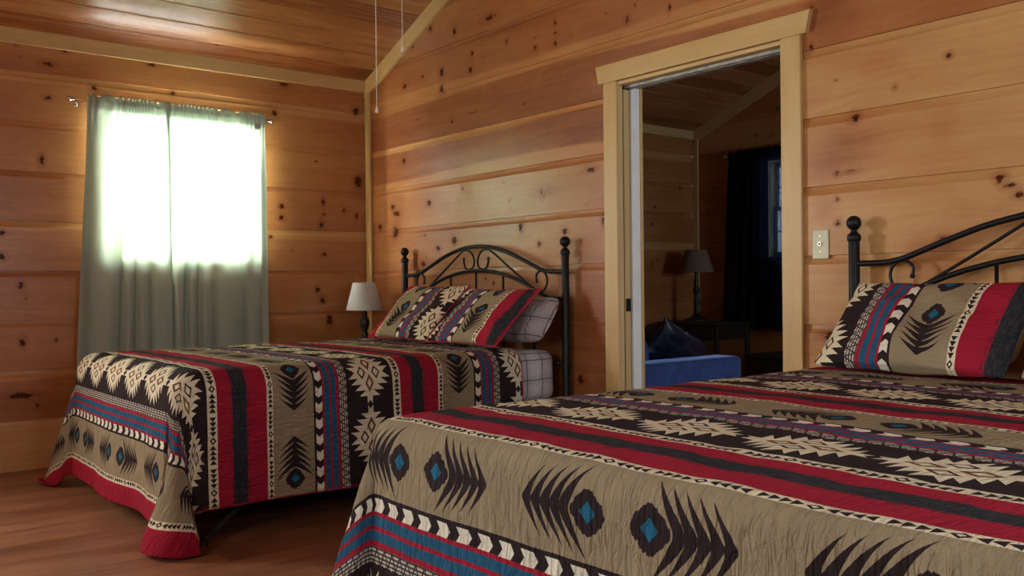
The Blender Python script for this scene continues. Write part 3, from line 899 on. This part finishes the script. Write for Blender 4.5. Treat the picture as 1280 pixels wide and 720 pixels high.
def bed_frame(cx, label):
    Yh = -.06
    t = thing('bed_frame', label, 'bed frame', (cx, -1.1, 0))
    pt = lambda L, y=Yh: [(cx + x, y, z) for x, z in L]
    for s in (-1, 1):
        x = cx + s * .787
        m = MB(); lathe(m, [(.0005, .01), (.021, .01), (.021, 1.178), (.019, 1.183), (.0005, 1.184)], (x, Yh, 0), 24)
        p = m.build('post', M_BLACK, t, auto=35)
        m = MB()
        prof = [(.0005, 1.174), (.0235, 1.175), (.0255, 1.182), (.0265, 1.190), (.0245, 1.199), (.019, 1.205), (.0125, 1.211), (.0115, 1.217), (.0135, 1.221)]
        prof += [(max(.0005, .0285 * math.sin(a)), 1.246 - .0285 * math.cos(a)) for a in np.linspace(.5, PI, 14)]
        lathe(m, prof, (x, Yh, 0), 28).build('finial', M_BLACK, p, smooth=True)
        lathe(MB(), [(.0005, 0), (.024, 0), (.024, .02), (.0215, .035), (.0005, .036)], (x, Yh, 0), 20).build('foot_cap', M_BLACK, p, auto=35)
    tube(MB(), catmull(pt(sym(UP)), 6), .0115, 12).build('upper_arch', M_BLACK, t, smooth=True)
    tube(MB(), catmull(pt(sym(LOW)), 6), .0105, 12).build('lower_arch', M_BLACK, t, smooth=True)
    tube(MB(), [(cx - .78, Yh, .60), (cx + .78, Yh, .60)], .0105, 12).build('bottom_rail', M_BLACK, t, smooth=True)
    for s in (-1, 1):
        tube(MB(), catmull(pt([(s * x, z) for x, z in DIA]), 6), [.0062] * (6 * 12 + 1), 10).build('diagonal_scroll', M_BLACK, t, smooth=True)
        m = MB(); tube(m, catmull(pt([(s * x, z) for x, z in SIDE]), 6), .0062, 10)
        ball(m, (cx + s * .556, Yh, 1.038), .0095, 10); m.build('side_scroll', M_BLACK, t, smooth=True)
        m = MB(); tube(m, [(cx + s * .121, Yh, 1.174), (cx + s * .121, Yh, 1.178)], .006, 10); ball(m, (cx + s * .121, Yh, 1.178), .0088, 10)
        m.build('scroll_tip', M_BLACK, t, smooth=True)
    for x in (-.53, -.26, 0.0, .26, .53):
        z = float(np.interp(abs(x), [a for a, b in LOW], [b for a, b in LOW]))
        tube(MB(), [(cx + x, Yh, .60), (cx + x, Yh, z)], .0068, 10).build('spindle', M_BLACK, t, smooth=True)
    for s in (-1, 1):
        m = MB(); x = cx + s * .735
        box(m, (min(x, x + s * .004), -2.06, .125), (max(x, x + s * .004), -.05, .165), .001)
        box(m, (min(x - s * .035, x), -2.06, .125), (max(x - s * .035, x), -.05, .129), .001)
        m.build('side_rail', M_BLACK, t)
        for y, dy in ((-.55, 0.0), (-1.80, -.20)):
            m = MB()
            P0 = np.array((cx + s * .725, y, .14)); P1 = np.array((cx + s * (.725 if dy == 0 else .775), y + dy, .02))
            d = P1 - P0
            pts = []
            for q in (P0, P1):
                for a in (-.018, .018):
                    for b in (-.004, .004): pts.append(q + np.array((b, a, 0)))
            V, F = hull_piece(pts); m.add(V, F)
            lathe(m, [(.0005, 0), (.024, 0), (.022, .012), (.010, .026), (.0005, .03)], (P1[0], P1[1], 0), 16)
            m.build('leg', M_BLACK, t, auto=35)
    for y in (-.5, -1.25, -2.0):
        m = MB(); box(m, (cx - .735, y - .017, .118), (cx + .735, y + .017, .124), .001); m.build('cross_bar', M_BLACK, t)
    return t

bed_frame(1.372, 'black metal scrolled bed frame in the corner by the curtained window')
bed_frame(4.601, 'black metal scrolled bed frame nearest, right of the doorway')

def mattress(cx, zt, label, label2, yf=-2.085):
    t = soft_box(MB(), (cx - .745, yf, .165), (cx + .745, -.09, .392), .035, 16).build('box_spring', M_SPRING, None, smooth=True)
    tag(t, label2, 'box spring')
    r = thing('mattress', label, 'mattress', (cx, -1.08, .41))
    soft_box(MB(), (cx - .748, yf + .005, .412), (cx + .748, -.095, zt - .006), .055, 20).build('core', M_PCASE, r, smooth=True)
    o = soft_box(MB(), (cx - .753, yf, .408), (cx + .753, -.090, zt), .06, 40, .012).build('fitted_sheet', M_PLAID, r, smooth=True)
    return r
mattress(1.372, .672, 'mattress under a pale plaid sheet on the bed by the curtained window', 'dark box spring under the mattress by the curtained window', -2.045)
mattress(4.601, .682, 'mattress under the nearest quilt, right of the doorway', 'dark box spring under the nearest mattress')

def quilt(name, label, cx, zt, W, L, b0, S, tmap, ushift, paths, endtrim, seed, R=.05, hem=.072, Sf=.575, flare=False):
    """a across, b down the bed; both in metres of cloth"""
    Wi, Li = W - R, L - R
    na, nb = 190, 150
    a = np.linspace(-Wi - S, Wi + S, na); b = np.linspace(b0, Li + Sf, nb)
    Ag, Bg = np.meshgrid(a, b, indexing='ij')
    sg = np.sign(Ag); da = np.maximum(0, np.abs(Ag) - Wi); db = np.maximum(0, Bg - Li)
    r = np.hypot(da, db); phi = np.degrees(np.arctan2(db, np.maximum(da, 1e-9)))
    phi = np.where(r < 1e-9, 0, phi)
    if flare:
        er = np.minimum(S / np.maximum(np.cos(np.radians(phi)), 1e-3), Sf / np.maximum(np.sin(np.radians(phi)), 1e-3))
        tg = np.interp(phi, [0, 12, 30, 47, 66, 90], [S, S * 1.01, .71, .775, .745, Sf])
        r = np.where((sg > 0) & (da > 0) & (db > 0), r * tg / er, r)
    q = R * PI / 2
    arc = np.minimum(r, q) / R
    oa = R * np.sin(arc); dz = R * (1 - np.cos(arc))
    rest = np.maximum(0, r - q)
    tl = np.zeros_like(r); az = np.zeros_like(r)
    for side, path in ((-1, paths[0]), (1, paths[1])):
        ph = np.array([p[0] for p in path], float); tt = np.array([p[1] for p in path], float); aa = np.array([p[2] for p in path], float)
        # smooth interpolation
        pf = np.linspace(0, 90, 181); 
        def sm(y):
            yy = np.interp(pf, ph, y); k = np.ones(9) / 9
            yp = np.pad(yy, 4, mode='edge'); return np.convolve(yp, k, 'valid')
        ts = sm(tt); as_ = sm(aa)
        m = sg == side if side == -1 else sg >= 0
        tl = np.where(m, np.interp(phi, pf, ts), tl); az = np.where(m, np.interp(phi, pf, as_), az)
    # gentle swags along the straight drops
    wside = np.sin(Bg * 5.2 + seed) * 1.6 + np.sin(Bg * 9.1 + seed * 2) * .8
    wfoot = np.sin(Ag * 6.0 + seed * 1.7) * 2.0 + np.sin(Ag * 11.3 + seed) * 1.1
    tl = tl + np.where(phi < 1, wside * np.clip((Li - Bg) / .25, 0, 1), 0) + np.where(phi > 89, wfoot * np.clip((Wi - np.abs(Ag)) / .25, 0, 1), 0)
    if flare: tl = np.where((sg > 0) & (phi > 1) & (phi < 89), tl * (.12 + .88 * np.clip((r - .34) / .36, 0, 1) ** .8), tl)
    w = np.clip(rest / .22, 0, 1) ** 1.0
    azb = phi * (1 - w) + az * w
    tlr = np.radians(tl); 
    # direction: start vertical then tilt
    ho = oa + rest * np.sin(tlr)
    dn = dz + rest * np.cos(tlr)
    ar = np.radians(azb)
    # arc part uses phi, the rest uses the path azimuth
    pr_ = np.radians(phi)
    X = cx + np.where(np.abs(Ag) > Wi, sg * Wi, Ag) + sg * (oa * np.cos(pr_) + (ho - oa) * np.cos(ar))
    Y = -(np.minimum(Bg, Li)) - (oa * np.sin(pr_) + (ho - oa) * np.sin(ar))
    Z = zt - dn
    # soft puckers and lie of the cloth
    n = fbm(Ag * 9 + seed, Bg * 6) * .010 + fbm(Ag * 22 + seed, Bg * 14 + 3) * .0045
    topw = np.clip(1 - r / .06, 0, 1)
    Z = Z + n * topw + .004 * topw * np.sin(Ag * 3 + seed)
    side_w = np.clip(rest / .1, 0, 1)
    X = X + sg * n * 1.2 * side_w * np.cos(pr_); Y = Y - n * 1.2 * side_w * np.sin(pr_)
    low = np.maximum(0, .010 - Z)
    Z = np.maximum(Z, .010 + .004 * np.clip(low * 10, 0, 1) + .006 * (fbm(Ag * 20, Bg * 20) + .25))
    P = np.stack([X, Y, Z], -1)
    U = Ag + ushift; T = tmap(Bg)
    mb = MB(); mb.add(P.reshape(-1, 3), gridfaces(na, nb), np.stack([U, T], -1).reshape(-1, 2))
    footd = ((Li + Sf - Bg) < hem).astype(float)
    edged = np.maximum(((Wi + S - np.abs(Ag)) < .012), (Bg - b0) < .010).astype(float)
    o = mb.build(name, M_QUILT, None, smooth=True, attrs={'footd': footd.ravel(), 'edged': edged.ravel()})
    md = o.modifiers.new('sub', 'SUBSURF'); md.levels = 1; md.render_levels = 1
    md = o.modifiers.new('thick', 'SOLIDIFY'); md.thickness = .007; md.offset = 0
    return tag(o, label, 'quilt')

quilt('quilt', 'red, brown and cream patterned quilt on the bed by the curtained window', 1.372, .690, .785, 2.10, .36, .605,
      lambda b: b - 1.986, -.985,
      ([(0, 3, 0), (25, 8, 20), (45, 24, 28), (65, 10, 72), (90, 4, 90)],
       [(0, 2, 0), (10, 8, 80), (18, 10, 84), (25, 5, 80), (33, 3, 30), (46, 16, -8), (55, 18, 25), (66, 14, 84), (78, 8, 90), (90, 4, 90)]), True, 1.3, R=.10, Sf=.672, flare=True)
quilt('quilt', 'red, brown and cream patterned quilt on the nearest bed', 4.601, .702, .81, 2.20, .30, .575,
      lambda b: 2.740 - b, .276,
      ([(0, 4, 0), (30, 12, 15), (50, 18, 48), (70, 9, 85), (90, 3, 90)],
       [(0, 4, 0), (30, 12, 15), (50, 18, 48), (70, 9, 85), (90, 3, 90)]), True, 2.9)

# ------------------------------------------------------------------ pillows
def pillow(name, label, cat, mat, cx, w, base, top, thick, uvoff, tsign, pipe=False, roll=0.0, seed=0.0, tw=0.0, flange=.0, plump=.5, cent=0.0, corner=.0):
    """a pillow whose lower edge middle is base (y, z), upper edge middle is top (y, z)"""
    nu, nv = 46, 36
    g = np.sin(np.linspace(-PI / 2, PI / 2, nu)); h = np.sin(np.linspace(-PI / 2, PI / 2, nv))
    Ug, Vg = np.meshgrid(g, h, indexing='ij')
    hv = math.hypot(top[0] - base[0], top[1] - base[1])
    ex = np.array([1, math.tan(math.radians(roll)), 0]); ex /= np.linalg.norm(ex)
    ev = np.array([0, top[0] - base[0], top[1] - base[1]]) / hv
    en = np.cross(ex, ev); en /= np.linalg.norm(en)      # faces -y / up
    c = np.array([cx, (base[0] + top[0]) / 2, (base[1] + top[1]) / 2])
    prof = ((1 - np.abs(Ug) ** 3.2) * (1 - np.abs(Vg) ** 2.8)).clip(0) ** plump
    X = Ug * w / 2 * (1 - .045 * (1 - Vg ** 2)); Yv = Vg * hv / 2 * (1 - .05 * (1 - Ug ** 2))
    rc = 1 - corner * (np.abs(Ug) * np.abs(Vg)) ** 3; X = X * rc; Yv = Yv * rc
    X = X + tw * Vg * w
    mb = MB()
    pts = {}
    for s in (1, -1):
        wr = fbm(Ug * 3 + seed, Vg * 3 + seed * 2 + s) * .03 + .006 * np.sin(Ug * 9 + Vg * 3 + seed) + fbm(Ug * 8 + seed, Vg * 7) * .03 * (corner > 0)
        D = s * thick / 2 * prof * (1 + (fbm(Ug * 2.2 + seed + s, Vg * 2.2) * .5)) + wr * prof * s
        sag = (prof * .02) * (-1)
        P = c + X[..., None] * ex + (Yv + sag)[..., None] * ev + D[..., None] * en
        F = gridfaces(nu, nv)
        if s < 0: F = [f[::-1] for f in F]
        mb.add(P.reshape(-1, 3), F, np.stack([Yv + cent, uvoff + tsign * X], -1).reshape(-1, 2))
        pts[s] = P
    root = thing(name, label, cat, tuple(c - np.array([0, 0, hv / 2 * 0.5])))
    o = mb.build('cover', mat, root, smooth=True)
    bm = bmesh.new(); bm.from_mesh(o.data); bmesh.ops.remove_doubles(bm, verts=bm.verts, dist=.0004); bm.to_mesh(o.data); bm.free()
    if pipe:
        P = pts[1]
        ring = np.concatenate([P[:, 0], P[-1, 1:], P[-2::-1, -1], P[0, -2::-1]])
        keep = [0]
        for i in range(1, len(ring)):
            if np.linalg.norm(ring[i] - ring[keep[-1]]) > .006: keep.append(i)
        ring = ring[keep]
        tube(MB(), np.vstack([ring, ring[:1]]), pipe, 8).build('piping', M_PIPE, root, smooth=True)
    return root

# sleeping pillows first, then the shams in front of them
pillow('pillow', 'plaid pillow slumped beside the black headboard post, behind the sham', 'pillow', M_PLAID, 1.885, .64, (-.265, .720), (-.105, .960), .115, .3, 1, seed=3.1, plump=.6, corner=.14)
pillow('pillow', 'plaid pillow showing only between the two shams by the curtained window', 'pillow', M_PLAID, 1.19, .62, (-.255, .735), (-.100, .985), .085, .1, 1, seed=5.1, plump=.6, corner=.14)
pillow('pillow_sham', 'patterned sham with red left end, next to the bedside lamp', 'pillow', M_SHAM, 1.160, .630, (-.490, .712), (-.185, 1.018), .090, .372, -1, .0045, seed=1.0, cent=.20)
pillow('pillow_sham', 'patterned sham with red right end, leaning on the plaid pillow by the window', 'pillow', M_SHAM, 1.815, .63, (-.510, .712), (-.205, .998), .090, .450, 1, .0045, seed=2.0, cent=.20)
pillow('pillow', 'pale pillow peeking out low behind the nearest sham', 'pillow', M_PCASE, 4.16, .66, (-.255, .735), (-.100, .93), .09, .2, 1, seed=7.1, plump=.6, corner=.14)
pillow('pillow_sham', 'patterned sham with red right end on the nearest bed, closest to the doorway', 'pillow', M_SHAM, 4.225, .64, (-.490, .732), (-.185, 1.012), .125, .428, 1, False, seed=4.0, cent=.215)
pillow('pillow_sham', 'patterned sham cut off by the right picture edge', 'pillow', M_SHAM, 4.90, .64, (-.490, .732), (-.185, 1.012), .125, .70, 1, False, seed=6.0, cent=.2)

# ------------------------------------------------------------------ nightstand and lamps
def table(name, label, cat, x0, x1, y0, y1, z, mat, drawer=True, inset=.03):
    t = thing(name, label, cat, ((x0 + x1) / 2, (y0 + y1) / 2, 0))
    box(MB(), (x0, y0, z - .022), (x1, y1, z), .005).build('table_top', mat, t)
    lg = .035
    for x in (x0 + inset, x1 - inset - lg):
        for y in (y0 + inset, y1 - inset - lg):
            box(MB(), (x, y, 0), (x + lg, y + lg, z - .022), .004).build('leg', mat, t)
    box(MB(), (x0 + inset + .005, y0 + inset + .005, z - .15), (x1 - inset - .005, y1 - inset - .005, z - .0225), .003).build('apron', mat, t)
    d = box(MB(), (x0 + inset + lg + .006, y0 + inset - .008, z - .14), (x1 - inset - lg - .006, y0 + inset + .004, z - .035), .003).build('drawer', mat, t)
    m = MB(); ball(m, ((x0 + x1) / 2, y0 + inset - .022, z - .088), .011, 10); tube(m, [((x0 + x1) / 2, y0 + inset - .018, z - .088), ((x0 + x1) / 2, y0 + inset - .006, z - .088)], .005)
    m.build('knob', M_CHROME, d, smooth=True)
    box(MB(), (x0 + inset + .004, y0 + inset + .004, .17), (x1 - inset - .004, y1 - inset - .004, .185), .003).build('shelf', mat, t)
    return t

def lamp(name, label, c, hbase, prof, sr0, sr1, sz0, sz1, mat, shade):
    t = thing(name, label, 'table lamp', c)
    lathe(MB(), prof, c, 32).build('base', mat, t, smooth=True)
    m = MB()
    lathe(m, [(sr0, sz0), (sr1, sz1), (sr1 - .003, sz1), (sr0 - .003, sz0), (sr0, sz0)], c, 48)
    sh = m.build('shade', shade, t, auto=40)
    for rr, z in ((sr0, sz0), (sr1, sz1)):
        th = np.linspace(0, 2 * PI, 49)
        m = MB(); tube(m, [(c[0] + rr * math.cos(a), c[1] + rr * math.sin(a), c[2] + z) for a in th], .0028, 8, False)
        m.build('trim_ring', shade, sh, smooth=True)
    m = MB(); zz = sz1 - .02
    for k in range(3):
        a = k * 2 * PI / 3
        tube(m, [(c[0], c[1], c[2] + zz), (c[0] + (sr1 + .001) * math.cos(a), c[1] + (sr1 + .001) * math.sin(a), c[2] + zz)], .0018, 6)
    ball(m, (c[0], c[1], c[2] + zz + .006), .008, 8)
    m.build('shade_spider', M_CHROME, t, smooth=True)
    m = MB(); lathe(m, [(.0005, hbase), (.013, hbase), (.013, hbase + .03), (.016, hbase + .045), (.028, hbase + .085), (.026, hbase + .105), (.014, hbase + .122), (.0005, hbase + .127)], c, 20)
    m.build('bulb', M_WHITE, t, smooth=True)
    return t

table('nightstand', 'small black nightstand in the corner behind the bed', 'nightstand', .13, .52, -.44, -.035, .655, M_DARKWOOD)
lp = [(.0005, 0), (.052, 0), (.054, .008), (.045, .016), (.030, .024), (.022, .034), (.026, .045), (.020, .056), (.018, .066), (.026, .085), (.032, .110),
      (.033, .130), (.028, .150), (.019, .165), (.016, .172), (.021, .180), (.016, .190), (.013, .205), (.013, .235), (.0005, .236)]
lamp('table_lamp', 'small lamp with white tapered shade and dark turned base in the corner', (.335, -.225, .655), .23, lp, .122, .076, .207, .388, M_BRONZE, M_SHADE)

table('end_table', 'black end table in the far room corner under a lamp', 'end table', .12, .80, 2.93, 3.45, .675, M_DARKWOOD)
lp2 = [(.0005, 0), (.115, 0), (.118, .012), (.10, .022), (.06, .034), (.036, .055), (.026, .085), (.022, .12), (.024, .16), (.030, .185), (.022, .205),
       (.020, .24), (.028, .27), (.034, .285), (.024, .305), (.017, .33), (.021, .36), (.016, .38), (.013, .42), (.013, .47), (.0005, .471)]
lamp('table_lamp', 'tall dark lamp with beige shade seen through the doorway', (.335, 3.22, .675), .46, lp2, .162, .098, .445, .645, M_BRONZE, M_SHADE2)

# ------------------------------------------------------------------ far room furniture
def sofa():
    t = thing('sofa', 'blue velvet sofa seen through the doorway', 'sofa', (1.5, .65, 0))
    def sb(name, lo, hi, r=.035, n=10, noise=.0):
        return soft_box(MB(), lo, hi, r, n, noise).build(name, M_VELVET, t, smooth=True)
    sb('base', (.55, .20, .09), (2.36, 1.10, .30))
    sb('arm', (2.20, .20, .10), (2.40, 1.13, .588), .03, 12, .006)
    sb('arm', (.52, .20, .10), (.72, 1.13, .588), .03, 12, .006)
    sb('back', (.72, .19, .25), (2.20, .42, .80), .06, 12, .01)
    for k in range(2):
        sb('seat_cushion', (.725 + .738 * k, .40, .285), (1.458 + .738 * k, 1.12, .44), .045, 12, .012)
    for k in range(2):
        sb('back_cushion', (.735 + .728 * k, .41, .43), (1.452 + .728 * k, .60, .72), .075, 12, .02)
    for x in (.60, 2.28):
        for y in (.27, 1.03):
            lathe(MB(), [(.0005, 0), (.018, 0), (.028, .10), (.0005, .101)], (x, y, 0), 14).build('foot', M_DARKWOOD, t, auto=35)
sofa()
def throw_pillow(c, deg, label, w=.50):
    # square pillow leaning on the inside of the sofa arm
    nu = 40
    g = np.sin(np.linspace(-PI / 2, PI / 2, nu)); Ug, Vg = np.meshgrid(g, g, indexing='ij')
    prof = ((1 - np.abs(Ug) ** 3) * (1 - np.abs(Vg) ** 3)).clip(0) ** .5
    c = np.array(c)
    th = math.radians(deg)
    e1 = np.array([-.10, math.cos(th), math.sin(th)]); e1 /= np.linalg.norm(e1)
    e2 = np.array([.42, -math.sin(th) * .9, math.cos(th) * .9]); e2 -= e1 * (e1 @ e2); e2 /= np.linalg.norm(e2)
    en = np.cross(e1, e2)
    X = Ug * w / 2 * (1 - .06 * (1 - Vg ** 2)); Y = Vg * w / 2 * (1 - .06 * (1 - Ug ** 2)) * .56
    mb = MB(); R_ = None
    for s in (1, -1):
        D = s * .065 * prof * (1 + fbm(Ug * 3, Vg * 3 + s) * .6)
        P = c + X[..., None] * e1 + Y[..., None] * e2 + D[..., None] * en
        F = gridfaces(nu, nu)
        mb.add(P.reshape(-1, 3), F if s > 0 else [f[::-1] for f in F])
        if s > 0: R_ = P
    t = thing('throw_pillow', label, 'throw pillow', tuple(c - np.array([0, 0, .2])))
    mb.build('cover', M_SATIN, t, smooth=True)
    ring = np.concatenate([R_[:, 0], R_[-1, 1:], R_[-2::-1, -1], R_[0, -2::-1]])
    keep = [0]
    for i in range(1, len(ring)):
        if np.linalg.norm(ring[i] - ring[keep[-1]]) > .006: keep.append(i)
    ring = ring[keep]
    tube(MB(), np.vstack([ring, ring[:1]]), .006, 8).build('piping', M_SATIN, t, smooth=True)
throw_pillow((2.03, .955, .605), -23, 'dark blue piped throw pillow behind the sofa arm, pointing up')
throw_pillow((1.88, .68, .585), 16, 'dark blue throw pillow half hidden by the left door jamb')

def chest():
    t = thing('blanket_chest', 'low black chest beneath the navy curtains in the far room', 'chest', (1.6, 3.2, 0))
    box(MB(), (1.10, 2.92, .04), (2.20, 3.40, .40), .006).build('body', M_DARKWOOD, t)
    box(MB(), (1.085, 2.90, .402), (2.215, 3.41, .43), .006).build('lid', M_DARKWOOD, t)
    box(MB(), (1.12, 2.94, 0), (2.18, 3.38, .04), .004).build('plinth', M_DARKWOOD, t)
chest()

# ------------------------------------------------------------------ small things
t = thing('wall_plate', 'ivory wall plate with round jack beside the door casing', 'wall plate', (3.634, 0, 1.172))
mb = MB(); box(mb, (3.597, -.007, 1.113), (3.671, .0, 1.231), .003); mb.build('plate', M_IVORY, t)
m = MB()
P = [(3.634, -.006, 1.174), (3.634, -.014, 1.174)]
tube(m, P, .0085, 16); m.build('jack', M_CHROME, t, auto=40)
m = MB(); tube(m, [(3.634, -.0138, 1.174), (3.634, -.0146, 1.174)], .0045, 12); m.build('jack_socket', M_LATCH, t, auto=40)
for z in (1.142, 1.205):
    tube(MB(), [(3.634, -.0065, z), (3.634, -.0078, z)], .0034, 12).build('screw', M_CHROME, t, auto=40)

for (y, z, lab) in ((-1.694, 1.622, 'white pull cord hanging lower, nearest the room corner'), (-1.588, 1.847, 'shorter white pull cord, against the sloped trim')):
    t = thing('pull_cord', lab, 'pull cord', (3.0, y, z), 'white pull cords hanging from the ceiling')
    zc = float(ceil_z(3.0))
    tube(MB(), [(3.0, y, z + .01), (3.0, y, zc + .002)], .0013, 8).build('cord', M_STRING, t, smooth=True)
    lathe(MB(), [(.0005, 0), (.0045, .0), (.0055, .006), (.004, .016), (.0015, .022), (.0005, .023)], (3.0, y, z - .008), 14).build('pull', M_STRING, t, smooth=True)
    lathe(MB(), [(.0005, 0), (.012, 0), (.016, .012), (.0005, .03)], (3.0, y, zc - .018), 16).build('ceiling_eyelet', M_CHROME, t, auto=40)

# ------------------------------------------------------------------ daylight
w = bpy.data.worlds.new('sky'); scn.world = w
w.use_nodes = True
nt = w.node_tree; nt.nodes.clear()
bg = nt.nodes.new('ShaderNodeBackground'); wo = nt.nodes.new('ShaderNodeOutputWorld')
bg.inputs[0].default_value = (.72, .84, 1.0, 1); bg.inputs[1].default_value = 1.0
nt.links.new(bg.outputs[0], wo.inputs[0])

def daylight(name, axis, pos, inward, u0, u1, z0, z1, rad, col, pad=.0, off=.20):
    L = bpy.data.lights.new(name, 'AREA'); L.shape = 'RECTANGLE'
    L.size = (u1 - u0) + pad; L.size_y = (z1 - z0) + pad
    L.energy = rad * PI * L.size * L.size_y
    L.color = col
    o = bpy.data.objects.new(name, L); COL.objects.link(o)
    uc, zc = (u0 + u1) / 2, (z0 + z1) / 2
    if axis == 0:
        o.location = (pos - inward * off, uc, zc); d = Vector((inward, 0, 0))
    else:
        o.location = (uc, pos - inward * off, zc); d = Vector((0, inward, 0))
    o.rotation_euler = d.to_track_quat('-Z', 'Z').to_euler()
    return o
DAY = (.96, .98, 1.0)
daylight('daylight_curtained_window', 0, 0, 1, *W1, 46.0, DAY)
daylight('daylight_side_window', 0, 0, 1, *W3, 17.0, (1.0, .95, .86))
daylight('daylight_rear_window', 1, YF, 1, *W4, 2.6, (1.0, .98, .94))
daylight('fill_light_right', 0, XR, -1, *W6_FILL, 1.5, (1.0, .98, .94))  # added fill from the right, for the left wall and curtain fronts
daylight('daylight_far_room_side', 0, XR, -1, *W5, 2.3, (.80, .90, 1.0))
daylight('daylight_far_room_end', 1, Y2, -1, *W2, 3.0, (.45, .65, 1.0))

scn.view_settings.view_transform = 'Standard'
scn.view_settings.look = 'None'
scn.view_settings.exposure = 1.98
scn.view_settings.gamma = 1.0
scn.view_settings.use_curve_mapping = False
